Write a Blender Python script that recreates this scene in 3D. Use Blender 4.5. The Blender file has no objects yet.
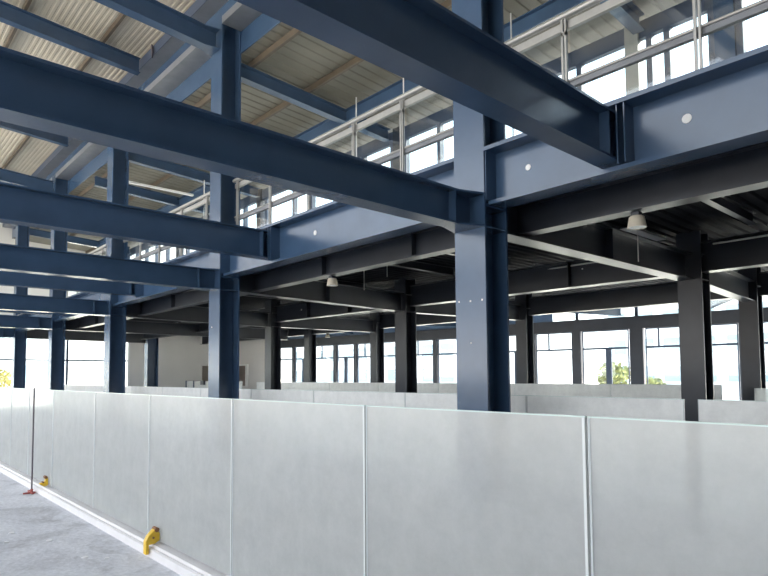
import bpy, math, random
from mathutils import Vector, Matrix
random.seed(7)
C = bpy.context.scene.collection
PI = math.pi

# ------------------------------------------------------------------ materials
def new_mat(name):
    m = bpy.data.materials.new(name); m.use_nodes = True
    nt = m.node_tree; nt.nodes.clear()
    out = nt.nodes.new('ShaderNodeOutputMaterial')
    return m, nt, out

def paint(name, col, rough=0.5, metal=0.0, var=0.12, scale=3.0, spec=0.5, bump=0.0, bscale=60.0, coat=0.0):
    m, nt, out = new_mat(name)
    b = nt.nodes.new('ShaderNodeBsdfPrincipled')
    nt.links.new(b.outputs[0], out.inputs[0])
    tc = nt.nodes.new('ShaderNodeTexCoord')
    n = nt.nodes.new('ShaderNodeTexNoise'); n.inputs['Scale'].default_value = scale; n.inputs['Detail'].default_value = 5
    nt.links.new(tc.outputs['Object'], n.inputs['Vector'])
    r = nt.nodes.new('ShaderNodeValToRGB')
    r.color_ramp.elements[0].position = 0.3; r.color_ramp.elements[1].position = 0.7
    r.color_ramp.elements[0].color = tuple(c * (1 - var) for c in col) + (1,)
    r.color_ramp.elements[1].color = tuple(min(1, c * (1 + var)) for c in col) + (1,)
    nt.links.new(n.outputs['Fac'], r.inputs[0]); nt.links.new(r.outputs[0], b.inputs['Base Color'])
    b.inputs['Roughness'].default_value = rough; b.inputs['Metallic'].default_value = metal
    b.inputs['Specular IOR Level'].default_value = spec
    b.inputs['Coat Weight'].default_value = coat
    if bump > 0:
        n2 = nt.nodes.new('ShaderNodeTexNoise'); n2.inputs['Scale'].default_value = bscale; n2.inputs['Detail'].default_value = 4
        nt.links.new(tc.outputs['Object'], n2.inputs['Vector'])
        bp = nt.nodes.new('ShaderNodeBump'); bp.inputs['Strength'].default_value = bump; bp.inputs['Distance'].default_value = 0.01
        nt.links.new(n2.outputs['Fac'], bp.inputs['Height']); nt.links.new(bp.outputs[0], b.inputs['Normal'])
    return m

def clear_glass(name, tint=(0.93, 0.97, 0.97), gloss=0.06):
    m, nt, out = new_mat(name)
    t = nt.nodes.new('ShaderNodeBsdfTransparent'); t.inputs[0].default_value = tint + (1,)
    g = nt.nodes.new('ShaderNodeBsdfGlossy'); g.inputs['Roughness'].default_value = 0.03
    mx = nt.nodes.new('ShaderNodeMixShader'); mx.inputs[0].default_value = gloss
    nt.links.new(t.outputs[0], mx.inputs[1]); nt.links.new(g.outputs[0], mx.inputs[2])
    nt.links.new(mx.outputs[0], out.inputs[0])
    return m

def frosted(name, col, trans=0.6, see=0.5, gloss=0.06, rr=0.16):
    m, nt, out = new_mat(name)
    tc = nt.nodes.new('ShaderNodeTexCoord')
    n = nt.nodes.new('ShaderNodeTexNoise'); n.inputs['Scale'].default_value = 5; n.inputs['Detail'].default_value = 8; n.inputs['Roughness'].default_value = 0.72
    nt.links.new(tc.outputs['Object'], n.inputs['Vector'])
    r = nt.nodes.new('ShaderNodeValToRGB')
    r.color_ramp.elements[0].position = 0.32; r.color_ramp.elements[1].position = 0.68
    r.color_ramp.elements[0].color = tuple(c * 0.86 for c in col) + (1,)
    r.color_ramp.elements[1].color = tuple(min(1, c * 1.02) for c in col) + (1,)
    nt.links.new(n.outputs['Fac'], r.inputs[0])
    d = nt.nodes.new('ShaderNodeBsdfDiffuse'); nt.links.new(r.outputs[0], d.inputs[0])
    tl = nt.nodes.new('ShaderNodeBsdfTranslucent'); nt.links.new(r.outputs[0], tl.inputs[0])
    tp = nt.nodes.new('ShaderNodeBsdfRefraction'); tp.inputs[0].default_value = (0.95, 0.98, 0.98, 1); tp.inputs['IOR'].default_value = 1.05; tp.inputs['Roughness'].default_value = rr
    gl = nt.nodes.new('ShaderNodeBsdfGlossy'); gl.inputs['Roughness'].default_value = 0.25
    m1 = nt.nodes.new('ShaderNodeMixShader'); m1.inputs[0].default_value = trans
    m2 = nt.nodes.new('ShaderNodeMixShader'); m2.inputs[0].default_value = see
    m3 = nt.nodes.new('ShaderNodeMixShader'); m3.inputs[0].default_value = gloss
    L = nt.links.new
    L(d.outputs[0], m1.inputs[1]); L(tl.outputs[0], m1.inputs[2])
    L(m1.outputs[0], m2.inputs[1]); L(tp.outputs[0], m2.inputs[2])
    L(m2.outputs[0], m3.inputs[1]); L(gl.outputs[0], m3.inputs[2])
    L(m3.outputs[0], out.inputs[0])
    return m

def concrete(name):
    m, nt, out = new_mat(name)
    L = nt.links.new
    b = nt.nodes.new('ShaderNodeBsdfPrincipled'); L(b.outputs[0], out.inputs[0])
    tc = nt.nodes.new('ShaderNodeTexCoord')
    n1 = nt.nodes.new('ShaderNodeTexNoise'); n1.inputs['Scale'].default_value = 1.4; n1.inputs['Detail'].default_value = 9; n1.inputs['Roughness'].default_value = 0.65
    n1.inputs['Distortion'].default_value = 0.6
    n2 = nt.nodes.new('ShaderNodeTexNoise'); n2.inputs['Scale'].default_value = 22; n2.inputs['Detail'].default_value = 6
    L(tc.outputs['Object'], n1.inputs['Vector']); L(tc.outputs['Object'], n2.inputs['Vector'])
    r1 = nt.nodes.new('ShaderNodeValToRGB'); e = r1.color_ramp.elements
    e[0].position = 0.3; e[0].color = (0.36, 0.36, 0.38, 1); e[1].position = 0.62; e[1].color = (0.74, 0.75, 0.79, 1)
    e2 = e.new(0.47); e2.color = (0.64, 0.65, 0.69, 1)
    L(n1.outputs['Fac'], r1.inputs[0])
    r2 = nt.nodes.new('ShaderNodeValToRGB'); r2.color_ramp.elements[0].position = 0.3; r2.color_ramp.elements[1].position = 0.7
    r2.color_ramp.elements[0].color = (0.8, 0.8, 0.8, 1); r2.color_ramp.elements[1].color = (1, 1, 1, 1)
    L(n2.outputs['Fac'], r2.inputs[0])
    mx = nt.nodes.new('ShaderNodeMix'); mx.data_type = 'RGBA'; mx.blend_type = 'MULTIPLY'; mx.inputs['Factor'].default_value = 1
    L(r1.outputs[0], mx.inputs['A']); L(r2.outputs[0], mx.inputs['B']); L(mx.outputs['Result'], b.inputs['Base Color'])
    b.inputs['Roughness'].default_value = 0.75
    bp = nt.nodes.new('ShaderNodeBump'); bp.inputs['Strength'].default_value = 0.35; bp.inputs['Distance'].default_value = 0.02
    L(n2.outputs['Fac'], bp.inputs['Height']); L(bp.outputs[0], b.inputs['Normal'])
    return m

M = {}
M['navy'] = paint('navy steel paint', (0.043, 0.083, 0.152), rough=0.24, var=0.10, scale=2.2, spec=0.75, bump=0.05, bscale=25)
M['dark'] = paint('shaded navy and dark parts', (0.026, 0.031, 0.043), rough=0.34, var=0.15, scale=2.0, spec=0.5, bump=0.06, bscale=14)  # interior steel is the same navy, its shade put into the colour; also dark fittings
M['grey_and_lit'] = paint('grey steel and lit soffits', (0.17, 0.18, 0.20), rough=0.4, var=0.12)  # roof girder flanges: floor bounce painted in as paler grey; also rail steel
M['lightblock'] = paint('added light block', (0.10, 0.10, 0.11), rough=0.8)
M['pillar'] = paint('grey pillar', (0.32, 0.32, 0.30), rough=0.7)
M['deck'] = paint('shaded navy deck', (0.022, 0.023, 0.028), rough=0.85, spec=0.15, var=0.15)  # navy deck darkened to near black, the missing light painted in
M['roof'] = paint('cream roof sheet', (0.52, 0.465, 0.375), rough=0.55, var=0.10, scale=1.0)
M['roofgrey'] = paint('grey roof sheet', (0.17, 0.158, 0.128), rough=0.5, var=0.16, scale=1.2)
M['purlin'] = paint('tan purlin primer', (0.10, 0.078, 0.055), rough=0.6, var=0.2)
M['stainless'] = paint('brushed stainless', (0.36, 0.355, 0.34), rough=0.38, metal=0.4, var=0.06, scale=12)
M['glass'] = clear_glass('clear glass')
M['railglass'] = clear_glass('rail glass', (0.9, 0.94, 0.96), 0.07)
M['frost'] = frosted('dusty frosted glass', (0.92, 0.925, 0.91))
M['frost2'] = frosted('milky frosted glass', (0.97, 0.97, 0.96), trans=0.4, see=0.08, rr=0.6)
M['frostedge'] = paint('glass edge', (0.55, 0.66, 0.64), rough=0.2, var=0.05)
M['seal'] = paint('clear joint seal', (0.66, 0.69, 0.69), rough=0.25, var=0.04)
M['sealdark'] = paint('grey joint gasket', (0.52, 0.56, 0.57), rough=0.4, var=0.05)
M['kerb'] = paint('white kerb stone', (0.67, 0.65, 0.65), rough=0.6, var=0.05, scale=4, bump=0.1)
M['floor'] = concrete('stained concrete')
M['beige'] = paint('beige plaster', (0.72, 0.70, 0.67), rough=0.9, var=0.04, scale=0.7)
M['frame'] = paint('window frame', (0.055, 0.075, 0.12), rough=0.45, var=0.08)
M['yellow'] = paint('yellow paint', (0.72, 0.46, 0.03), rough=0.45, var=0.12, scale=25)
M['brown'] = paint('brown rubber pad', (0.22, 0.10, 0.05), rough=0.7)
M['red'] = paint('red oxide base', (0.33, 0.08, 0.07), rough=0.6, var=0.25, scale=30)
M['rod'] = paint('dark rod', (0.10, 0.085, 0.10), rough=0.45, metal=0.4)
M['lamp'] = paint('lamp shade', (0.62, 0.56, 0.46), rough=0.4, var=0.05)
M['white'] = paint('white paint', (0.82, 0.82, 0.80), rough=0.6, var=0.03)
M['brownpanel'] = paint('brown panel', (0.20, 0.165, 0.14), rough=0.7, var=0.15, scale=2)
M['chip'] = paint('white chip', (0.85, 0.85, 0.86), rough=0.8)
M['ground'] = paint('outside paving', (0.62, 0.58, 0.52), rough=0.9, var=0.08, scale=0.3)
M['bld'] = paint('pale building', (0.74, 0.78, 0.82), rough=0.8, var=0.04, scale=0.2)
M['bldwin'] = paint('pale blue windows', (0.30, 0.40, 0.46), rough=0.5, var=0.1, scale=0.5)
M['leaf'] = paint('leaves', (0.26, 0.28, 0.12), rough=0.6, var=0.4, scale=3)
M['leafy'] = paint('yellow leaves', (0.30, 0.27, 0.09), rough=0.6, var=0.3, scale=3)
M['bark'] = paint('bark', (0.18, 0.13, 0.09), rough=0.9)
M['pale_line'] = paint('pale rods and lit edge', (0.75, 0.74, 0.70), rough=0.35, metal=0.4)

# ------------------------------------------------------------------ mesh helper
class MB:
    def __init__(s): s.v = []; s.f = []
    def box(s, x0, x1, y0, y1, z0, z1):
        i = len(s.v)
        s.v += [(x, y, z) for z in (z0, z1) for (x, y) in ((x0, y0), (x1, y0), (x1, y1), (x0, y1))]
        s.f += [(i, i+3, i+2, i+1), (i+4, i+5, i+6, i+7), (i, i+1, i+5, i+4), (i+1, i+2, i+6, i+5), (i+2, i+3, i+7, i+6), (i+3, i, i+4, i+7)]
        return s
    def prism(s, poly, axis, a, b):
        """extrude a 2-D polygon along an axis: x -> poly (y,z); y -> (x,z); z -> (x,y)"""
        i = len(s.v); n = len(poly)
        for t in (a, b):
            for (p, q) in poly:
                s.v.append({'x': (t, p, q), 'y': (p, t, q), 'z': (p, q, t)}[axis])
        s.f.append(tuple(range(i, i+n))[::-1]); s.f.append(tuple(range(i+n, i+2*n)))
        for k in range(n):
            k2 = (k+1) % n
            s.f.append((i+k, i+k2, i+n+k2, i+n+k))
        return s
    def tube(s, p0, p1, r0, r1=None, n=12):
        r1 = r0 if r1 is None else r1
        p0 = Vector(p0); p1 = Vector(p1); d = (p1-p0).normalized()
        a = d.orthogonal().normalized(); b = d.cross(a)
        i = len(s.v)
        for p, r in ((p0, r0), (p1, r1)):
            for k in range(n):
                t = 2*PI*k/n
                s.v.append(tuple(p + a*math.cos(t)*r + b*math.sin(t)*r))
        s.f.append(tuple(range(i, i+n))[::-1]); s.f.append(tuple(range(i+n, i+2*n)))
        for k in range(n):
            k2 = (k+1) % n
            s.f.append((i+k, i+k2, i+n+k2, i+n+k))
        return s
    def lathe(s, prof, c=(0, 0, 0), n=24):
        i = len(s.v); m = len(prof)
        for (r, z) in prof:
            for k in range(n):
                t = 2*PI*k/n
                s.v.append((c[0]+r*math.cos(t), c[1]+r*math.sin(t), c[2]+z))
        for j in range(m-1):
            for k in range(n):
                k2 = (k+1) % n
                s.f.append((i+j*n+k, i+j*n+k2, i+(j+1)*n+k2, i+(j+1)*n+k))
        return s
    def sheet(s, pts, th):
        """open polyline rows extruded: pts = list of (rowA, rowB) points, gives closed thin corrugated sheet"""
        i = len(s.v); n = len(pts)
        for (a, b) in pts:
            s.v += [a, b, (a[0], a[1], a[2]+th), (b[0], b[1], b[2]+th)]
        for k in range(n-1):
            o = i+4*k; p = o+4
            s.f += [(o, o+1, p+1, p), (o+2, p+2, p+3, o+3), (o, p, p+2, o+2), (o+1, o+3, p+3, p+1)]
        o = i; s.f.append((o, o+2, o+3, o+1)); o = i+4*(n-1); s.f.append((o, o+1, o+3, o+2))
        return s
    def xf(s, mat, start=0):
        for k in range(start, len(s.v)): s.v[k] = tuple(mat @ Vector(s.v[k]))
        return s
    def build(s, name, mat, parent=None, smooth=False, bevel=0.0):
        me = bpy.data.meshes.new(name)
        off = Vector(parent.get('_o', (0, 0, 0))) if parent is not None else Vector((0, 0, 0))
        me.from_pydata([tuple(Vector(v)-off) for v in s.v], [], s.f)
        me.update()
        import bmesh
        bm = bmesh.new(); bm.from_mesh(me); bmesh.ops.recalc_face_normals(bm, faces=bm.faces); bm.to_mesh(me); bm.free()
        if smooth:
            for p in me.polygons: p.use_smooth = True
            try: me.set_sharp_from_angle(angle=math.radians(40))
            except Exception: pass
        me.materials.append(mat)
        o = bpy.data.objects.new(name, me); C.objects.link(o)
        if parent is not None: o.parent = parent
        if bevel > 0:
            bv = o.modifiers.new('Bevel', 'BEVEL'); bv.width = bevel; bv.segments = 2; bv.limit_method = 'ANGLE'
        return o

def tag(o, label, cat, group=None):
    o['label'] = label; o['category'] = cat
    if group: o['group'] = group
    return o

ROOTS = []
def thing(name, label, cat, loc=(0, 0, 0), group=None):
    o = bpy.data.objects.new(name, None); C.objects.link(o)
    o.location = loc; o.empty_display_size = 0.2; o['_o'] = tuple(loc)
    ROOTS.append(o)
    return tag(o, label, cat, group)

def struct(o): o['kind'] = 'structure'; return o
def struct_root(name, loc=(0, 0, 0)):
    o = bpy.data.objects.new(name, None); C.objects.link(o); o.location = loc; o['_o'] = tuple(loc); o['kind'] = 'structure'
    ROOTS.append(o); return o

# ------------------------------------------------------------------ steel members
COLHW = 0.25          # half width of a column
def column(label, cx, cy, ztop, mat, joints=(), stickers=(), hw=0.25, hd=0.24, group='steel columns', gbot=None):
    t = thing('steel_column', label, 'column', (cx, cy, 0), group)
    f = 0.035; w = 0.02
    MB().box(cx-hw, cx+hw, cy-hd, cy-hd+f, 0.03, ztop).build('front_flange', mat, t)
    MB().box(cx-hw, cx+hw, cy+hd-f, cy+hd, 0.03, ztop).build('rear_flange', mat, t)
    MB().box(cx-w, cx+w, cy-hd+f, cy+hd-f, 0.03, ztop).build('web', mat, t)
    MB().box(cx-hw, cx+hw, cy-hd, cy+hd, 0, 0.03).build('base_plate', mat, t)
    for z in joints:
        m = MB()
        m.box(cx+w, cx+hw-.002, cy-hd+f, cy+hd-f, z-.02, z); m.box(cx-hw+.002, cx-w, cy-hd+f, cy+hd-f, z-.02, z)
        m.build('continuity_plate', mat, t)
    for (x, z, r) in stickers:
        MB().tube((x, cy-hd, z), (x, cy-hd-.004, z), r, n=14).build('sticker', M['white'], t)
    return t

def beam(label, p0, p1, ztop, depth, width, mat, group, name='steel_beam', tf=0.022, tw=0.014, stiff=(), flare=None, slope=0.0, stickers=(), cat='beam', stiffw=None, wtop=None):
    """I-beam between plan points p0 and p1 (centre line). flare: (half width, length) of the widened flange at p1"""
    a = Vector((p0[0], p0[1], 0)); b = Vector((p1[0], p1[1], 0)); L = (b-a).length
    d = (b-a)/L; s = Vector((-d.y, d.x, 0))
    t = thing(name, label, cat, (p0[0], p0[1], ztop-depth), group)
    mat4 = Matrix(((d.x, s.x, 0, a.x), (d.y, s.y, 0, a.y), (slope, 0, 1, 0), (0, 0, 0, 1)))
    h = width/2
    if flare:
        fw, fl = flare
        poly = [(0, -h), (L-fl, -h), (L, -fw), (L, fw), (L-fl, h), (0, h)]
    else: poly = [(0, -h), (L, -h), (L, h), (0, h)]
    tp = [(0, -wtop/2), (L, -wtop/2), (L, wtop/2), (0, wtop/2)] if wtop else poly
    MB().prism(tp, 'z', ztop-tf, ztop).xf(mat4).build('top_flange', mat, t)
    MB().prism(poly, 'z', ztop-depth, ztop-depth+tf).xf(mat4).build('bottom_flange', mat, t)
    MB().box(0, L, -tw/2, tw/2, ztop-depth+tf, ztop-tf).xf(mat4).build('web', mat, t)
    sw = (stiffw or h)
    for u in stiff:
        m = MB()
        m.box(u-.007, u+.007, tw/2, sw-.003, ztop-depth+tf, ztop-tf); m.box(u-.007, u+.007, -sw+.003, -tw/2, ztop-depth+tf, ztop-tf)
        m.xf(mat4).build('stiffener', mat, t)
    for (u, z, r, side) in stickers:
        MB().tube((u, side*tw/2, z), (u, side*(tw/2+.005), z), r, n=16).xf(mat4).build('sticker', M['white'], t)
    return t

# front row of columns (towards the void)
CY = 6.24
COLX = [-4.92, -12.07, -19.10, -25.78, -32.30]
BT, BD = 3.87, 0.44
names = ['nearest and largest navy column, right of centre, rising behind the frosted glass',
         'navy column left of centre, second of the front row counting from the right',
         'navy column third from the right in the front row, left part of the photo',
         'navy column fourth from the right in the front row, before bright windows',
         'leftmost navy column of the front row, narrow against bright windows']
for i, x in enumerate(COLX):
    st = [(x-.19, 2.508, .011), (x, 2.50, .013), (x+.19, 2.50, .013), (x, 1.96, .009)] if i == 0 else ([(x-.1, 2.63, .012)] if i < 3 else [])
    column(names[i], x, CY, 9.5, M['navy'], joints=(BT, BT-BD+.02, 4.45, 3.72), stickers=st, group='front row columns')

# atrium beams on the column lines and between them
FR0 = -4.6
cb = ['deep navy beam running from upper left edge to the nearest column',
      'navy beam framing into the front of the second column from the right',
      'navy beam framing into the third front column, low on the left',
      'navy beam framing into the fourth front column, at left under the others',
      'lowest and farthest left navy beam, framing into the leftmost front column']
for i, x in enumerate(COLX):
    beam(cb[i], (x, FR0), (x, 6.0), BT, BD, 0.25, M['navy'], 'beams crossing the void', flare=(0.25, 0.36), stiff=(-FR0+5.60,), tf=.025, stiffw=.125)
mb = ['large navy beam crossing the top of the photo to the right-hand girder',
      'navy beam meeting the girder midway between the nearest and second column',
      'navy beam meeting the girder between second and third front columns',
      'navy beam meeting the girder between third and fourth front columns',
      'navy beam meeting the girder between fourth and leftmost front columns']
for i, x in enumerate([-3.07, -10.05, -17.03, -24.05, -31.0]):
    beam(mb[i], (x, FR0), (x, 6.22), 4.36, 0.53, 0.25, M['navy'], 'beams crossing the void', stiff=(-FR0+5.93,), tf=.025)

# front girders, flush with the column fronts
gl = ['long navy girder right of the nearest column, carrying a round white sticker',
      'navy girder between nearest and second front column, one white sticker on web',
      'navy girder between second and third front columns with a small sticker',
      'navy girder between third and fourth front columns, seen foreshortened',
      'navy girder between fourth and leftmost front columns, seen foreshortened']
ends = [6.04] + COLX
for i in range(5):
    xa = ends[i] - (0 if i == 0 else .248); xb = ends[i+1] + .248
    L = xa - xb
    stk = {0: [(xa+2.285, 4.11, .048, 1), (xa+4.16, 4.11, .038, 1)], 1: [(xa+8.64, 4.11, .045, 1)], 2: [(xa+16.1, 4.1, .04, 1)]}.get(i, [])
    mx = [-3.07, -10.05, -17.03, -24.05, -31.0][i]
    beam(gl[i], (xa, 6.235), (xb, 6.235), 4.46, 0.735, 0.30, M['navy'], 'girders of the front row', name='steel_girder', cat='girder',
         tf=.05, tw=.016, wtop=.47, stiffw=.22, stiff=(xa-mx-.155, xa-mx-.235, 0.012, L-.012), stickers=stk)

# ------------------------------------------------------------------ interior rows under the upper floor
FY, GY = 12.95, 17.75
Fx = {'A': (-4.75, 12.99), 'B': (-12.80, 12.55), 'C': (-19.75, 12.25)}
Gx = {'A': (-5.20, 18.15), 'B': (-12.15, 17.75), 'C': (-19.60, 17.45), 'D': (-24.45, 17.3)}
fl = {'A': 'dark column at right standing behind the gap in the second glass row',
      'B': 'dark column in the middle row between the two front columns, left of the nearest column',
      'C': 'dark column in the middle row just right of the second front column'}
for k, (x, y) in Fx.items():
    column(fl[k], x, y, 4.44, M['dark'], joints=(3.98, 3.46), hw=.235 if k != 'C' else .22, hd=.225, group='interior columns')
gl2 = {'A': 'dark column at the right edge before the facade, behind small blue glass',
       'B': 'dark column just right of the nearest column, standing before the far facade',
       'C': 'slim blue lit column left of the middle row column, before the far facade',
       'D': 'thin far column before the left end of the far window wall'}
for k, (x, y) in Gx.items():
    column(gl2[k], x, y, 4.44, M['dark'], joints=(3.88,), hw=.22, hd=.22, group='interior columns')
column('slim navy column in front of the beige end wall', -33.1, 12.75, 4.44, M['navy'], hw=.24, hd=.3, group='interior columns')

def dbeam(label, p0, p1, zt, dp, wd, group='beams under the upper floor', **k):
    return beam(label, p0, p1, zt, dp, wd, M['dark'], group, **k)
dbeam('dark beam running back from the nearest column to the right interior column', (-4.92, 6.50), (-4.81, 12.74), 4.00, .55, .30, stiff=(3.0,))
dbeam('dark beam running back from second front column to the middle interior column', (-12.07, 6.50), (-12.75, 12.30), 3.98, .54, .28, stiff=(2.8,))
dbeam('dark beam running back from third front column to the left interior column', (-19.1, 6.50), (-19.72, 12.0), 3.96, .54, .28)
dbeam('dark beam running back from the fourth front column, far left under the floor', (-25.78, 6.50), (-26.3, 17.2), 3.96, .54, .28)
dbeam('dark beam running back from the leftmost front column along the end wall', (-32.3, 6.50), (-33.1, 12.43), 3.96, .54, .28)
dbeam('dark beam from the right interior column back to the column at right edge', (-4.81, 13.24), (-5.18, 17.91), 4.00, .55, .30)
dbeam('dark beam from the middle interior column back to the facade column right of it', (-12.78, 12.80), (-12.2, 17.51), 3.98, .54, .28)
dbeam('dark beam from the left interior column back to the slim facade column', (-19.75, 12.50), (-19.62, 17.21), 3.98, .54, .28)
# cross beams along the middle row
dbeam('dark cross beam leaving the right interior column towards the right edge', (6.04, 12.99), (-4.56, 12.99), 4.22, .62, .30, stiff=(2.5, 4.4))
dbeam('dark cross beam between the right and middle interior columns', (-5.06, 12.97), (-12.54, 12.57), 4.22, .62, .30, stiff=(2.4, 5.0), stickers=[(2.1, 4.02, .018, 1)])
dbeam('dark cross beam between the middle and left interior columns', (-13.06, 12.53), (-19.5, 12.27), 4.22, .62, .30, stiff=(2.2, 4.4), stickers=[(4.9, 3.95, .03, 1)])
dbeam('dark cross beam from the left interior column towards the end wall', (-20.0, 12.24), (-32.8, 12.2), 4.22, .62, .30, stiff=(4., 8.))
# cross beams along the rear row
dbeam('dark rear cross beam leaving the right edge column, above the facade windows', (6.04, 18.15), (-4.95, 18.15), 4.22, .62, .28)
dbeam('dark rear cross beam between right edge column and column beside the nearest column', (-5.45, 18.13), (-11.9, 17.77), 4.22, .62, .28)
dbeam('dark rear cross beam left of the far column beside the nearest column', (-12.4, 17.73), (-19.35, 17.47), 4.22, .62, .28)
dbeam('dark rear cross beam between the slim and the thin far columns', (-19.85, 17.44), (-24.2, 17.31), 4.22, .62, .28)
dbeam('dark rear cross beam from the thin far column to the end wall', (-24.7, 17.29), (-35.8, 17.0), 4.22, .62, .28)
# secondary beams parallel to the front girder
SY = 7.05
sl = ['secondary beam with pale lit flange at right, carrying the right pendant lamp',
      'secondary beam behind the front girder carrying the left pendant lamp',
      'secondary beam behind the girder between second and third front columns',
      'secondary beam behind the girder between third and fourth front columns']
sx = [(6.04, -4.87), (-4.87, -12.2), (-12.2, -19.3), (-19.3, -26.0)]
for lab, (xa, xb) in zip(sl, sx):
    L = xa-xb
    dbeam(lab, (xa, SY), (xb, SY), 3.92, .42, .24, stiff=(L*.28, L*.62), group='secondary beams')
sl2 = ['rear secondary beam right of the beam at the right interior column', 'rear secondary beam between right and middle interior columns', 'rear secondary beam between middle and left interior columns']
for lab, (xa, xb) in zip(sl2, [(6.04, -4.98), (-4.98, -12.5), (-12.5, -19.7)]):
    dbeam(lab, (xa, 15.3), (xb, 15.3), 4.42, .415, .24, group='secondary beams')
# joists
jl = {'front': 'small dark joist under the deck between the front girder and secondary beam',
      'mid': 'slim dark joist under the deck between secondary beam and middle row beam',
      'rear': 'slim dark joist under the deck behind the middle row beam'}
for (xa, xb) in [(1.6, -4.87)] + sx[1:3]:
    for q in (.27, .52, .77):
        x = xa+(xb-xa)*q
        beam(jl['front'], (x, 6.40), (x, SY+.1), 4.125, .20, .12, M['dark'], 'joists at the front girder', name='steel_joist', cat='joist', tf=.012, tw=.01)
        beam(jl['mid'], (x, SY+.2), (x, 12.1), 4.42, .20, .12, M['dark'], 'joists before the middle row', name='steel_joist', cat='joist', tf=.012, tw=.01)
        beam(jl['rear'], (x, 13.2), (x, 15.05), 4.42, .20, .12, M['dark'], 'joists behind the middle row', name='steel_joist', cat='joist', tf=.012, tw=.01)

# upper floor slab with ribbed deck underneath
pts = []; x = -36.0
zc = 4.43
while x < 5.9:
    for dx, dz in ((0, 0), (.10, 0), (.125, .045), (.215, .045)):
        pts.append(((x+dx, 6.48, zc+dz), (x+dx, 24.0, zc+dz)))
    x += .24
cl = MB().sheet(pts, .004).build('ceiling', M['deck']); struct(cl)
sf = MB()
sf.prism([(-36.0, 6.31), (6.0, 6.31), (6.0, 24.9), (-36.0, 19.4)], 'z', 4.49, 4.60)
M['floor2'] = paint('grey screed', (0.12, 0.12, 0.12), rough=0.8)
struct(sf.build('floor_upper', M['floor2']))

# ------------------------------------------------------------------ main floor, kerb, frosted partition
f = MB(); f.prism([(-36.3, -7.5), (6.5, -7.5), (6.5, 25.1), (-36.3, 19.45)], 'z', -.3, 0)
struct(f.build('floor', M['floor']))
kp = [(2.03, 0), (2.03, .068), (2.045, .076), (2.062, .076), (2.066, .100), (2.30, .112), (2.30, 0)]
struct(MB().prism(kp, 'x', -36.0, 6.0).build('trim_1', M['kerb']))

JX = [0.30, -1.18, -2.48, -3.96, -5.52, -7.10, -8.84, -10.2, -11.44, -13.0, -14.6, -16.2, -17.8, -19.4, -21.0, -22.6, -24.2, -25.8, -27.4, -29.0, -30.6]
where = ['at the lower right corner of the photo', 'in front of the nearest column', 'left of the nearest column, spanning the photo centre',
         'below the second front column', 'above the nearer yellow bracket', 'between the two yellow brackets',
         'just right of the thin red-footed rod', 'behind the thin red-footed rod', 'left of the thin red-footed rod', 'at the left edge of the photo']
def glass_panel(label, xa, xb, y, z0, z1, group, joint=True, mat=None):
    t = thing('frosted_glass_panel', label, 'glass panel', ((xa+xb)/2, y, z0), group)
    MB().box(xb+.006, xa-.006, y, y+.016, z0, z1).build('pane', mat or M['frost'], t)
    MB().box(xb+.006, xa-.006, y-.001, y+.017, z1+.0005, z1+.006).build('top_edge', M['frostedge'], t)
    if joint:
        MB().box(xa-.018, xa-.0065, y-.003, y-.0005, z0, z1).build('joint_seal', M['seal'], t)
        MB().box(xb+.0065, xb+.014, y-.003, y-.0005, z0, z1).build('joint_gasket', M['sealdark'], t)
    return t
for i in range(len(JX)-1):
    w = where[i] if i < len(where) else 'beyond the left edge of the photo'
    glass_panel('frosted glass panel of the near row ' + w, JX[i], JX[i+1], 2.12, .118, 1.383, 'near row of glass panels')
# second and third rows
R2 = [(.6, -2.585), (-2.72, -4.82), (-4.82, -7.22), (-7.22, -9.84), (-9.84, -12.3), (-12.3, -14.9), (-14.9, -17.4), (-17.4, -19.9), (-19.9, -22.4), (-22.4, -24.9), (-24.9, -27.4), (-27.4, -30.0)]
r2w = ['right of the gap at the dark column', 'between the gap and the nearest column, right part', 'behind the nearest column', 'just left of the nearest column',
       'below the middle interior column', 'behind the second front column', 'left of the second front column', 'midway between second and third front column', 'right of the third front column',
       'behind the third front column', 'left of the third front column', 'at its left end']
for (xa, xb), w in zip(R2, r2w):
    glass_panel('frosted glass panel of the second row, ' + w, xa, xb, 7.05, .02, 1.255, 'second row of glass panels', mat=M['frost2'])
R3 = [(-5.25, -8.1), (-8.1, -11.3), (-11.3, -14.58), (-14.58, -17.8), (-17.8, -21.0), (-21.0, -24.2), (-24.2, -27.2)]
r3w = ['at its right end before the facade', 'before the glazed double door', 'right of the nearest column', 'behind the nearest column', 'behind the middle interior column', 'before the left facade windows', 'at its left end']
for (xa, xb), w in zip(R3, r3w):
    glass_panel('low frosted glass panel of the far row, ' + w, xa, xb, 15.9, .02, 1.262, 'far row of glass panels', mat=M['frost2'])
glass_panel('small bluish glass panel at the foot of the right edge column', -4.3, -4.85, 16.9, .02, 1.16, 'far row of glass panels')
# glass rail by the end wall
t = thing('glass_rail', 'pale bluish glass rail with dark posts before the beige end wall', 'railing', (-31, 15.2, 0))
MB().box(-34.2, -27.4, 15.2, 15.215, .06, 1.30).build('pane', M['frost'], t)
for xx in (-34.0, -33.0, -29.0): MB().box(xx-.03, xx+.03, 15.15, 15.195, 0, 1.33).build('post', M['frame'], t)
MB().box(-31.95, -31.55, 15.08, 15.19, 1.10, 1.34).build('clamp', M['dark'], t)

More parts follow.
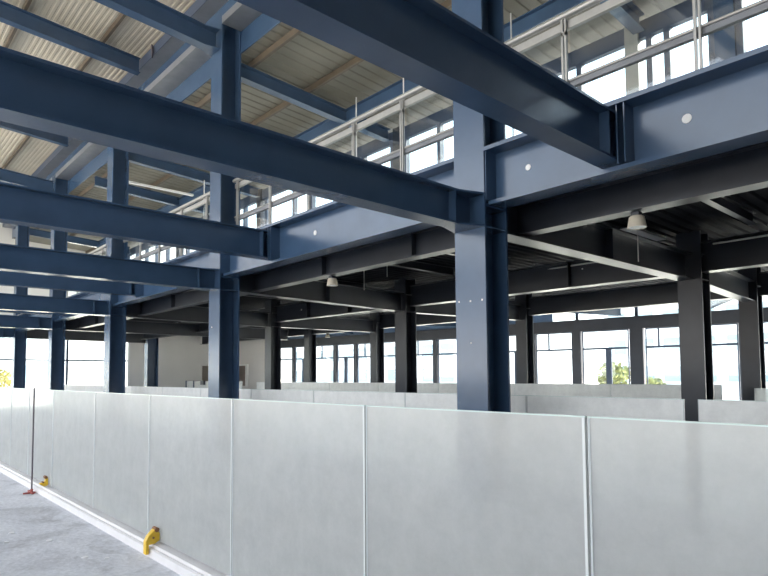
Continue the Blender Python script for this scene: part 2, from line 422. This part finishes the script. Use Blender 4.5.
# yellow brackets on the kerb
def bracket(label, x, leg=True):
    t = thing('yellow_bracket', label, 'bracket', (x, 2.03, 0), 'yellow brackets')
    y = 2.025
    if leg:
        prof = [(y-.006, .03), (y-.034, .03), (y-.034, .140), (y-.01, .185), (y+.045, .235), (y+.072, .235), (y+.078, .205), (y+.088, .195), (y+.088, .135), (y+.050, .112), (y-.006, .108)]
    else:
        prof = [(y+.04, .112), (y+.0, .135), (y-.012, .155), (y+.03, .158), (y+.055, .175), (y+.058, .215), (y+.085, .225), (y+.090, .13), (y+.075, .113)]
    MB().prism(prof, 'x', x-.03, x+.03).build('body', M['yellow'], t, bevel=.005)
    MB().tube((x-.036, y+.060, .228), (x+.036, y+.060, .228), .020, n=14).build('pad', M['brown'], t)
    MB().tube((x-.036, y+.03, .165), (x+.036, y+.03, .165), .010, n=8).build('bolt', M['brown'], t)
    return t
bracket('nearer yellow bracket hooked over the white kerb, with a brown pad', -5.26)
bracket('farther yellow bracket on the kerb beside the red-footed rod', -9.02, False)
# red footed rod
t = thing('thin_pole', 'thin dark upright rod on a small red foot before the kerb', 'pole', (-9.22, 1.98, 0))
MB().tube((-9.22, 1.97, .02), (-9.22, 1.97, 1.425), .010, n=10).build('rod', M['rod'], t)
m = MB(); m.box(-9.235, -9.205, 1.87, 2.015, 0, .02); m.box(-9.39, -9.14, 1.955, 1.985, 0, .022); m.tube((-9.22, 1.97, .02), (-9.22, 1.97, .06), .018, n=10)
m.build('foot', M['red'], t, bevel=.003)
# chips on the floor
def chip(x, y, r, lab):
    r *= 1.35; m = MB(); n = 7; pts = [(x+r*(.6+.5*random.random())*math.cos(2*PI*k/n), y+r*(.6+.5*random.random())*math.sin(2*PI*k/n)) for k in range(n)]
    m.prism(pts, 'z', 0.001, r*.35); o = m.build('plaster_chip', M['chip'], None, bevel=.003)
    tag(o, lab, 'rubble', 'plaster chips on the floor')
CHIPS = [(-6.42, 1.53, .030, 'larger white plaster chip on the concrete, nearest the kerb'), (-6.65, 1.22, .020, 'white plaster chip in the middle of the concrete floor'),
         (-7.0, 1.33, .025, 'white plaster chip left of the larger chip'), (-7.25, 1.25, .018, 'small white plaster chip farthest left on the floor'),
         (-5.62, 1.62, .022, 'white plaster chip below the nearer yellow bracket'), (-5.47, 1.75, .018, 'tiny white plaster chip lowest by the kerb')]
for c in CHIPS: chip(*c)

# ------------------------------------------------------------------ pendant lamps, rods, panel
def pendant(label, x, y, ztop):
    t = thing('pendant_lamp', label, 'lamp', (x, y, ztop), 'pendant lamps')
    MB().box(x-.05, x+.05, y-.05, y+.05, ztop-.05, ztop).build('mount', M['dark'], t, bevel=.006)
    MB().lathe([(.001, -.045), (.075, -.05), (.088, -.062), (.108, -.178), (.112, -.19), (.10, -.19), (.075, -.075), (.001, -.07)], (x, y, ztop), 28).build('shade', M['lamp'], t, smooth=True)
    MB().lathe([(.001, -.178), (.097, -.178), (.097, -.186), (.001, -.186)], (x, y, ztop), 28).build('lens', M['seal'], t)
    return t
pendant('beige drum pendant lamp hanging at right, under the lit beam', -3.20, SY, 3.495)
pendant('beige drum pendant lamp at left of the nearest column, under a beam', -9.22, SY, 3.495)
pendant('tiny distant lamp above the far left facade windows', -23.2, 17.45, 3.6)
for (x, y, z0, z1, lab) in [(-4.26, 9.4, 3.34, 4.43, 'thin hanging rod right of the nearest column, beside the right lamp'),
                            (-11.02, 9.4, 3.63, 4.43, 'thin hanging rod right of the left pendant lamp'),
                            (-10.19, 9.4, 3.85, 4.43, 'shorter thin hanging rod nearer the middle interior column')]:
    tag(MB().tube((x, y, z0), (x, y, z1), .009, n=8).build('hanging_rod', M['pale_line']), lab, 'rod', 'hanging rods')
t = MB().box(-5.55, -5.0, 10.9, 12.3, 4.26, 4.30).build('ceiling_panel', M['beige'])
tag(t, 'flat grey rectangular panel under the deck behind the right lamp', 'panel')
for (xa, xb, lab) in [(-.6, -4.3, 'bright tube added for the lit cross beam edge at far right'), (-5.3, -9.0, 'bright tube added for the lit cross beam edge right of nearest column')]:
    tag(MB().tube((xa, 12.822, 4.13), (xb, 12.822, 4.13), .02, n=8).build('pale_line', M['pale_line']), lab, 'pale_line', 'lit edges on the cross beam')  # added tubes standing in for the lit top edge of the beam

# ------------------------------------------------------------------ guard rail of the upper floor
RY = 6.36
def rail(label, xa, xb, posts, z0=4.60):
    t = thing('guard_rail', label, 'railing', ((xa+xb)/2, RY, z0), 'stainless guard rails')
    MB().tube((xa, RY-.05, 5.85), (xb, RY-.05, 5.85), .042, n=16).build('handrail', M['stainless'], t, smooth=True)
    MB().box(xb, xa, RY-.03, RY+.03, 5.69, 5.79).build('upper_rail', M['stainless'], t, bevel=.005)
    MB().box(xb, xa, RY-.03, RY+.03, 4.96, 5.03).build('mid_rail', M['grey_and_lit'], t, bevel=.005)
    MB().tube((xa, RY-.03, 5.045), (xb, RY-.03, 5.045), .018, n=10).build('mid_tube', M['stainless'], t, smooth=True)
    ps = [xa] + list(posts) + [xb]
    for p in posts:
        m = MB(); m.box(p-.035, p-.008, RY-.075, RY-.04, z0, 5.80); m.box(p+.012, p+.035, RY-.075, RY-.04, z0, 5.80); m.box(p-.035, p+.035, RY-.075, RY-.031, 5.60, 5.64)
        m.build('post', M['stainless'], t)
    for a, b in zip(ps[:-1], ps[1:]):
        MB().box(b+.05, a-.05, RY-.006, RY+.006, 5.065, 5.685).build('glass_pane', M['railglass'], t)
        MB().box(b+.05, a-.05, RY-.006, RY+.006, 4.62, 4.965).build('lower_pane', M['railglass'], t)
    return t
rail('stainless glass guard rail above the right-hand girder', 2.0, -4.64, [.6, -.78, -2.18, -3.67])
rail('stainless glass guard rail between the nearest and second columns', -5.20, -11.79, [-6.47, -7.64, -8.95, -10.28, -11.62])
rail('stainless glass guard rail left of the second front column', -12.35, -18.82, [-13.1, -14.5, -15.9, -17.3])
rail('far stainless glass guard rail left of the third front column', -19.38, -25.5, [-20.7, -22.0, -23.4, -24.7])
for (x, lab) in [(-7.83, 'thin upright white rod above the rail, left of two'), (-6.65, 'thin upright white rod above the rail, right of two'), (-4.58, 'thin upright white rod behind the rail at the nearest column'), (-13.7, 'thin upright white rod above the rail left of the second column')]:
    tag(MB().tube((x, 6.52, 4.60), (x, 6.52, 6.40), .010, n=8).build('thin_rod', M['pale_line']), lab, 'rod', 'upright rods behind the rail')

# ------------------------------------------------------------------ roof
# ridge side: high cream roof over the void
def zl(y): return 10.58 - .07*(y-5.9)
pts = []; y = 6.45
while y > -7.5:
    for dy, dz in ((0, 0), (.06, 0), (.075, .010), (.115, .010)):
        yy = y-dy; pts.append(((-36.3, yy, zl(yy)+dz), (6.3, yy, zl(yy)+dz)))
    y -= .13
struct(MB().sheet(pts, .02).build('ceiling_left', M['roof']))
struct(MB().box(-36.3, 6.3, 6.485, 6.50, 8.83, 10.62).build('trim_2', M['navy']))
pw = ['at the girder edge', 'second from the roof girder', 'third from the roof girder', 'fourth from the roof girder', 'fifth from the roof girder', 'sixth from the roof girder']
for k, y in enumerate((4.95, 3.12, 1.3, -.5, -2.3, -4.1)):
    z = zl(y)
    o = MB().prism([(y-.035, z-.15), (y+.035, z-.15), (y+.035, z-.13), (y-.01, z-.13), (y-.01, z-.01), (y-.035, z-.01)], 'x', -36, 6).build('roof_purlin', M['purlin'])
    tag(o, 'tan roof purlin under the cream roof, ' + pw[k], 'purlin', 'purlins of the cream roof')
def zr(y): return 8.86 - .055*(y-6.4)
pts = []; x = -36.3
while x < 6.1:
    for dx, dz in ((0, 0), (.14, 0), (.16, .022), (.22, .022), (.24, 0)):
        pts.append(((x+dx, 6.51, zr(6.51)+dz), (x+dx, 11.7, zr(11.7)+dz)))
    x += .30
struct(MB().sheet(pts, .02).build('ceiling_right', M['roofgrey']))
for k, y in enumerate((6.85, 8.44, 10.1)):
    z = zr(y)
    o = MB().prism([(y-.035, z-.15), (y+.035, z-.15), (y+.035, z-.13), (y-.01, z-.13), (y-.01, z-.005), (y-.035, z-.005)], 'x', -36, 6).build('roof_purlin', M['purlin'])
    tag(o, 'brown purlin under the grey lower roof, ' + ['nearest the roof girder', 'in the middle', 'nearest the upper windows'][k], 'purlin', 'purlins of the grey roof')
# roof girder over the front columns, in pieces between columns
ends = [6.04] + COLX + [-36.0]
rg = ['right of the nearest column', 'between nearest and second column', 'between second and third columns, lit below', 'between third and fourth columns', 'between fourth and leftmost columns', 'beyond the leftmost column']
for i in range(6):
    xa = ends[i]-(.25 if i else 0); xb = ends[i+1]+.25
    t = thing('roof_girder', 'deep roof girder ' + rg[i], 'girder', ((xa+xb)/2, 6.24, 9.33), 'roof girders')
    MB().box(xb, xa, 6.0, 6.47, 9.33, 9.50).build('bottom_flange', M['grey_and_lit'], t)  # navy soffit, its lit look put into the paler colour
    MB().box(xb-.25, xa+.25, 6.36, 6.38, 9.505, 10.195).build('web', M['navy'], t)
    MB().box(xb-.25, xa+.25, 6.0, 6.47, 10.2, 10.26).build('top_flange', M['grey_and_lit'], t)
    MB().box(xb-.25, xa+.25, 5.985, 5.999, 10.2, 10.47).build('gutter_fascia', M['frame'], t)
    MB().box(xb, xa, 6.472, 6.484, 8.83, 9.50).build('rear_plate', M['navy'], t)
tag(MB().prism([(-15.72, 10.46), (-15.70, 10.20), (-15.64, 10.08), (-15.60, 10.22), (-15.62, 10.40), (-15.69, 10.48)], 'y', 5.92, 5.95).build('roof_tag', M['rod']), 'small dark leaf-shaped tag hanging at the roof edge left of the tie beam', 'tag')
# rafters towards the void
nm = ['of the nearest column', 'of the second front column', 'of the third front column', 'of the fourth front column', 'of the leftmost front column']
for i, x in enumerate(COLX):
    beam('navy tie beam under the cream roof on the line ' + nm[i], (x, -7), (x, 5.98), 9.22+.07*12.9, .45, .25, M['navy'], 'tie beams under the roof', name='tie_beam', slope=-.07, flare=(.22, .3), tf=.02)
for i, x in enumerate((-2.4, -9.5, -16.6, -23.6, -30.5)):
    beam('navy rafter under the cream roof ' + ['right of the line of the nearest column', 'between lines of nearest and second columns', 'between lines of second and third columns', 'between lines of third and fourth columns', 'between lines of fourth and leftmost columns'][i],
         (x, -7), (x, 5.93), zl(5.93)-.155+.07*12.93, .42, .22, M['navy'], 'rafters of the cream roof', name='roof_rafter', cat='rafter', slope=-.07, tf=.02)
for i, x in enumerate(COLX):
    beam('navy rafter of the grey lower roof on the line ' + nm[i], (x, 6.52), (x, 11.2), zr(6.49)-.155, .33, .22, M['navy'], 'rafters of the grey roof', name='roof_rafter', cat='rafter', slope=-.055, tf=.02)
for i, x in enumerate((-1.4, -8.5, -15.4, -22.4)):
    beam('navy rafter of the grey lower roof ' + ['right of the nearest column', 'between lines of nearest and second columns', 'between lines of second and third columns', 'between lines of third and fourth columns'][i],
         (x, 6.52), (x, 11.2), zr(6.42)-.155, .33, .20, M['navy'], 'rafters of the grey roof', name='roof_rafter', cat='rafter', slope=-.055, tf=.02)
tag(MB().box(-20.72, -20.6, 6.6, 9.4, 8.17, 8.23).build('white_strip', M['white']), 'thin white strip hanging under the grey roof behind the third front column', 'strip')
# beam along the middle of the lower roof
eb = [6.04] + COLX + [-36]
for i in range(5):
    xa = eb[i]-(.12 if i else 0); xb = eb[i+1]+.12
    beam('blue beam under the grey roof above the rail, ' + rg[i].replace(', lit below', ''), (xa, 9.62), (xb, 9.62), 8.48, .34, .18, M['navy'], 'eave beams', name='eave_beam', tf=.02)

# ------------------------------------------------------------------ windows of the upper floor
UY = 11.3
def upper_window(n, xa, xb, mull):
    t = struct_root('window_%d' % n, ((xa+xb)/2, UY, 4.6))
    MB().box(xb, xa, UY-.06, UY+.06, 8.02, 8.36).build('window_head', M['frame'], t)
    MB().box(xb, xa, UY-.06, UY+.06, 4.60, 4.95).build('window_sill', M['frame'], t)
    MB().box(xb, xa, UY-.04, UY+.04, 6.20, 6.28).build('transom', M['frame'], t)
    for x in mull:
        MB().box(x-.055, x+.055, UY-.075, UY+.075, 4.95, 8.02).build('mullion', M['frame'], t)
    MB().box(xb+.03, xa-.03, UY-.005, UY+.005, 4.95, 8.02).build('pane', M['glass'], t)
upper_window(1, 6.0, -3.28, [-.2, -1.4, -2.3, -3.22])
upper_window(2, -3.60, -4.95, [-3.66, -4.43, -4.76])
upper_window(3, -5.21, -11.49, [-6.22, -7.5, -8.8, -10.18, -11.43])
upper_window(4, -11.85, -18.9, [-11.95, -13.2, -14.5, -15.8, -16.85, -18.6])
upper_window(5, -19.2, -26.0, [-20.2, -21.5, -22.8, -24.0, -25.3])
upper_window(6, -26.3, -36.0, [-27.5, -28.8, -30.1, -31.4, -32.7, -34.])
for (xa, xb, mt, lab) in [(-4.95, -5.21, 'pillar', 'pale grey pillar between the upper windows at right'), (-3.28, -3.60, 'navy', 'dark blue pillar between the upper windows at top right'),
                          (-11.49, -11.85, 'dark', 'dark pillar between upper windows left of the nearest column'), (-18.9, -19.2, 'dark', 'dark pillar of the upper windows left of second column'), (-26.0, -26.3, 'dark', 'far dark pillar of the upper windows')]:
    o = MB().box(xb, xa, UY-.12, UY+.12, 4.60, 8.40).build('window_pillar', M[mt]); tag(o, lab, 'pillar', 'pillars of the upper windows')

# ------------------------------------------------------------------ end wall (left) and facade (far right)
EX = -36.0
w = MB()
w.box(EX-.25, EX, 12.62, 19.42, 0, 10.6)          # beige part
w.box(EX-.25, EX, -7.5, 9.0, 3.72, 10.6); w.box(EX-.25, EX, 9.0, 12.62, 3.72, 7.2); w.box(EX-.25, EX, 9.0, 12.62, 7.75, 10.6)
w.box(EX-.25, EX, 11.0, 12.62, 7.2, 7.75)
struct(w.build('wall_left', M['beige']))
t = struct_root('window_7', (EX, 3, 0))
for z in (.0, 2.47, 3.64): MB().box(EX-.16, EX-.08, -7.5, 12.62, z, z+.08).build('rail', M['frame'], t)
for yy in (-6, -3.5, -1, 1.6, 4.2, 6.75, 9.28, 11.6): MB().box(EX-.17, EX-.07, yy-.05, yy+.05, .08, 3.64).build('mullion', M['frame'], t)
MB().box(EX-.125, EX-.115, -7.5, 12.62, .08, 3.64).build('pane', M['glass'], t)
MB().box(EX-.17, EX+.02, 12.50, 12.62, 0, 3.72).build('jamb', M['white'], t)
t = struct_root('window_8', (EX, 10, 7.2))
m = MB(); m.box(EX-.16, EX-.08, 9.0, 11.0, 7.2, 7.26); m.box(EX-.16, EX-.08, 9.0, 11.0, 7.69, 7.75); m.box(EX-.16, EX-.08, 9.95, 10.05, 7.26, 7.69); m.build('frame', M['frame'], t)
MB().box(EX-.125, EX-.115, 9.0, 11.0, 7.26, 7.69).build('pane', M['glass'], t)
# opening in the beige wall
t = thing('wall_hatch', 'brown hatch with pale frame in the beige wall, behind the second front column', 'hatch', (EX, 18.3, 1.0))
MB().box(EX, EX+.03, 17.1, 19.1, .95, 2.24).build('panel', M['brownpanel'], t)
m = MB(); m.box(EX, EX+.05, 17.06, 17.1, .9, 2.28); m.box(EX, EX+.05, 17.1, 19.1, 2.24, 2.28)
m.build('frame', M['beige'], t)

# facade: line y = 24.2 + .13 x
ang = math.atan(.13); ca, sa = math.cos(ang), math.sin(ang)
FM = Matrix(((ca, -sa, 0, 0), (sa, ca, 0, 24.2), (0, 0, 1, 0), (0, 0, 0, 1)))
def U(x): return x/ca
def fbox(m, xa, xb, d0, d1, z0, z1):
    k = len(m.v); m.box(U(xb), U(xa), d0, d1, z0, z1); m.xf(FM, k); return m
PIERS = [(-30.3, .2), (-28.6, .25), (-26.8, .25), (-25.25, .22), (-23.5, .3), (-21.7, .25), (-19.95, .28), (-18.2, .25), (-16.45, .25), (-14.80, .22), (-12.86, .42), (-10.5, .62), (-8.75, .25), (-6.95, .3), (-5.2, .3), (-3.4, .3), (-1.6, .3), (.2, .3), (2.2, .3), (4.4, .3)]
wl = MB()
for (x, w_) in PIERS:
    w_ *= .8
    fbox(wl, x+w_/2, x-w_/2, -.1, .14, 0, 3.3)
fbox(wl, 6.0, -36.2, -.1, .14, 3.3, 3.78)
fbox(wl, 6.0, -36.2, -.05, .14, 4.42, 4.62)
struct(wl.build('wall_far', M['dark']))
M['blue'] = paint('lit navy beam blue', (0.13, 0.21, 0.36), rough=0.4)  # navy beam faces along the facade, their light put into a lighter blue
struct(fbox(MB(), -13.9, -31.7, -.06, .02, 3.785, 4.415).build('trim_3', M['blue']))
struct(fbox(MB(), -31.75, -36.3, -.2, -.11, 0, 4.4).build('wall_back', M['beige']))
t = thing('wall_opening', 'grey opening with white frame in the beige wall, right of the second front column', 'hatch', (-35, 19.4, 1.0))
fbox(MB(), -34.7, -35.8, -.23, -.205, .95, 2.25).build('panel', M['brownpanel'], t)
m = MB(); fbox(m, -34.45, -34.7, -.26, -.205, .9, 2.34); fbox(m, -34.7, -35.8, -.26, -.205, 2.25, 2.34); m.build('frame', M['white'], t)
xs = [-35.9] + [p[0] for p in PIERS] + [6.0]
wn, dn = 9, 1
DOORS = {1: .5, 3: .5, 5: .7, 9: .5, 11: .57, 14: .5}
for i in range(len(xs)-1):
    a = xs[i] + (PIERS[i-1][1]/2 if i else 0); b = xs[i+1] - (PIERS[i][1]/2 if i < len(PIERS) else 0)
    if i in DOORS:
        t = struct_root('door_%d' % dn, (0, 0, 0)); dn += 1
    else:
        t = struct_root('window_%d' % wn, (0, 0, 0)); wn += 1
    m = MB(); fbox(m, b, a, 0, .06, 2.53, 2.61); fbox(m, b, a, 0, .06, 3.26, 3.30); fbox(m, b, a, 0, .06, 0, .06)
    fbox(m, a+.04, a, 0, .06, .06, 3.26); fbox(m, b, b-.04, 0, .06, .06, 3.26); m.build('frame', M['frame'], t)
    if i in DOORS:
        c = a+(b-a)*DOORS[i]; m = MB(); fbox(m, c+.11, c-.11, -.01, .07, .06, 2.53); m.build('door_stile', M['frame'], t)
        m = MB(); fbox(m, c-.13, c-.16, -.06, -.03, .9, 1.3); m.build('door_handle', M['stainless'], t)
    elif i % 2 == 0:
        c = a+(b-a)*.36; m = MB(); fbox(m, c+.03, c-.03, 0, .06, 2.61, 3.26); m.build('mullion', M['frame'], t)
    m = MB(); fbox(m, b-.041, a+.041, .025, .035, .061, 3.259); m.build('pane', M['glass'], t)
t = struct_root('window_%d' % wn, (0, 0, 0))
m = MB(); fbox(m, 6.0, -35.9, .03, .04, 3.78, 4.42); m.build('pane', M['glass'], t)
m = MB()
for x in (-33, -29.5, -26, -22.5, -19, -15.5, -12.86, -10.5, -7, -3.4, .2): fbox(m, x+.06, x-.06, 0, .07, 3.78, 4.42)
m.build('mullion', M['frame'], t)
# struts from the rear row to the facade
for (a, b, lab) in [((-12.15, 18.0), (-11.0, 22.6), 'blue lit beam from the far column beside the nearest column to the facade'), ((-5.2, 18.4), (-8.0, 22.95), 'blue lit diagonal beam reaching the facade right of the glazed door'),
                    ((-19.6, 17.7), (-18.4, 21.65), 'blue lit beam reaching the facade behind the slim column'), ((-24.45, 17.55), (-25.3, 20.75), 'blue lit beam reaching the far left facade windows')]:
    beam(lab, a, b, 4.22, .40, .2, M['navy'], 'beams to the facade')
# unseen dark walls, added to keep side light off the steel
struct(MB().box(6.05, 6.3, -7.5, 25.0, 0, 11.6).build('added_wall_right', M['lightblock']))

struct(MB().box(1.2, 6.3, -7.75, -7.5, 0, 11.6).build('added_wall_front', M['lightblock']))  # added out of view to close part of the front opening to sky light
# ------------------------------------------------------------------ outside
struct(MB().box(-400, 300, -300, 400, -.9, -.35).build('ground', M['ground']))
def building(label, x0, x1, y0, y1, h, rows, cols, face):
    t = thing('building', label, 'building', ((x0+x1)/2, (y0+y1)/2, -.35), 'buildings outside')
    MB().box(x0, x1, y0, y1, -.35, h).build('wall', M['bld'], t)
    m = MB()
    for r in range(rows):
        z0 = .8+r*(h-1)/rows; z1 = z0+(h-1)/rows*.55
        for c in range(cols):
            if face == 'y':
                a = x0+(x1-x0)*(c+.15)/cols; b = x0+(x1-x0)*(c+.8)/cols; m.box(a, b, y0-.05, y0+.02, z0, z1)
            else:
                a = y0+(y1-y0)*(c+.15)/cols; b = y0+(y1-y0)*(c+.8)/cols; m.box(x1-.02, x1+.05, a, b, z0, z1)
    m.build('windows', M['bldwin'], t)
building('pale building seen through the left end windows', -85, -70, -2, 16, 16, 4, 7, 'x')
building('pale blue building seen through the facade at right', -30, -8, 58, 70, 9, 3, 8, 'y')
building('pale building seen through the far facade windows left of centre', -75, -40, 50, 62, 12, 4, 12, 'y')
def tree(label, x, y, h, mat, r):
    t = thing('tree', label, 'tree', (x, y, -.35), 'trees outside')
    m = MB(); m.tube((x, y, -.35), (x, y, h*.6), .07, .04, 8)
    for k in range(5):
        a = k*1.26; m.tube((x, y, h*(.3+.06*k)), (x+math.cos(a)*r*.7, y+math.sin(a)*r*.7, h*(.55+.07*k)), .03, .012, 6)
    m.build('trunk', M['bark'], t)
    m = MB()
    for k in range(420):
        while True:
            p = Vector((random.uniform(-1, 1), random.uniform(-1, 1), random.uniform(-1, 1)))
            if p.length < 1: break
        c = Vector((x+p.x*r, y+p.y*r, h*.66+p.z*h*.36)); s = random.uniform(.10, .2)
        u = Vector((random.gauss(0, 1), random.gauss(0, 1), random.gauss(0, 1))).normalized(); v = u.orthogonal().normalized()
        i = len(m.v); m.v += [tuple(c-u*s), tuple(c+v*s*.5), tuple(c+u*s), tuple(c-v*s*.5)]; m.f.append((i, i+1, i+2, i+3))
    m.build('foliage', mat, t)
tree('green young tree seen through the glazed door', -13.55, 27.0, 2.1, M['leaf'], .75)
tree('pale green bush seen right of the glazed door stile', -12.9, 29.6, 1.3, M['leaf'], .6)
tree('yellow leafed tree seen through the left end windows', -48, 7.9, 2.2, M['leafy'], 1.2)

for r in ROOTS:
    if '_o' in r: del r['_o']

# ------------------------------------------------------------------ light
w = bpy.data.worlds.new('World'); bpy.context.scene.world = w; w.use_nodes = True
nt = w.node_tree; nt.nodes.clear()
o = nt.nodes.new('ShaderNodeOutputWorld'); bg = nt.nodes.new('ShaderNodeBackground')
tc = nt.nodes.new('ShaderNodeTexCoord'); sp = nt.nodes.new('ShaderNodeSeparateXYZ'); rp = nt.nodes.new('ShaderNodeValToRGB')
nt.links.new(tc.outputs['Generated'], sp.inputs[0]); nt.links.new(sp.outputs['Z'], rp.inputs[0])
rp.color_ramp.elements[0].color = (1.0, 1.0, 1.0, 1); rp.color_ramp.elements[0].position = 0.02
rp.color_ramp.elements[1].color = (0.72, 0.84, 1.0, 1); rp.color_ramp.elements[1].position = 0.75
nt.links.new(rp.outputs[0], bg.inputs[0]); bg.inputs[1].default_value = 3.6
nt.links.new(bg.outputs[0], o.inputs[0])
sun = bpy.data.lights.new('Sun', 'SUN'); sun.energy = 42.0; sun.angle = math.radians(1.0); sun.color = (1, .93, .82)
so = bpy.data.objects.new('Sun', sun); C.objects.link(so)
sd = Vector((-.10, -.77, -.63)).normalized()
so.rotation_euler = sd.to_track_quat('-Z', 'Y').to_euler()

# ------------------------------------------------------------------ camera
yaw, pitch, roll, fpx, sy = -8.31766028e-01, 5.58780778e-02, -7.05680499e-03, 597.97, 54.065
fwd = Vector((math.sin(yaw)*math.cos(pitch), math.cos(yaw)*math.cos(pitch), math.sin(pitch)))
right = Vector((math.cos(yaw), -math.sin(yaw), 0)); up = right.cross(fwd)
r2 = math.cos(roll)*right + math.sin(roll)*up; u2 = -math.sin(roll)*right + math.cos(roll)*up
cam = bpy.data.cameras.new('Camera'); co = bpy.data.objects.new('Camera', cam); C.objects.link(co)
co.matrix_world = Matrix(((r2.x, u2.x, -fwd.x, 0), (r2.y, u2.y, -fwd.y, 0), (r2.z, u2.z, -fwd.z, 1.55), (0, 0, 0, 1)))
cam.sensor_width = 36; cam.sensor_fit = 'HORIZONTAL'; cam.lens = fpx/768*36; cam.shift_y = sy/768
cam.clip_start = .05; cam.clip_end = 1000
sc = bpy.context.scene; sc.camera = co
sc.view_settings.view_transform = 'Standard'; sc.view_settings.look = 'None'
sc.view_settings.exposure = 0.1; sc.view_settings.gamma = 1.0; sc.view_settings.use_curve_mapping = False
try:
    sc.cycles.max_bounces = 10; sc.cycles.diffuse_bounces = 6; sc.cycles.transparent_max_bounces = 16; sc.cycles.use_denoising = True
except Exception: pass
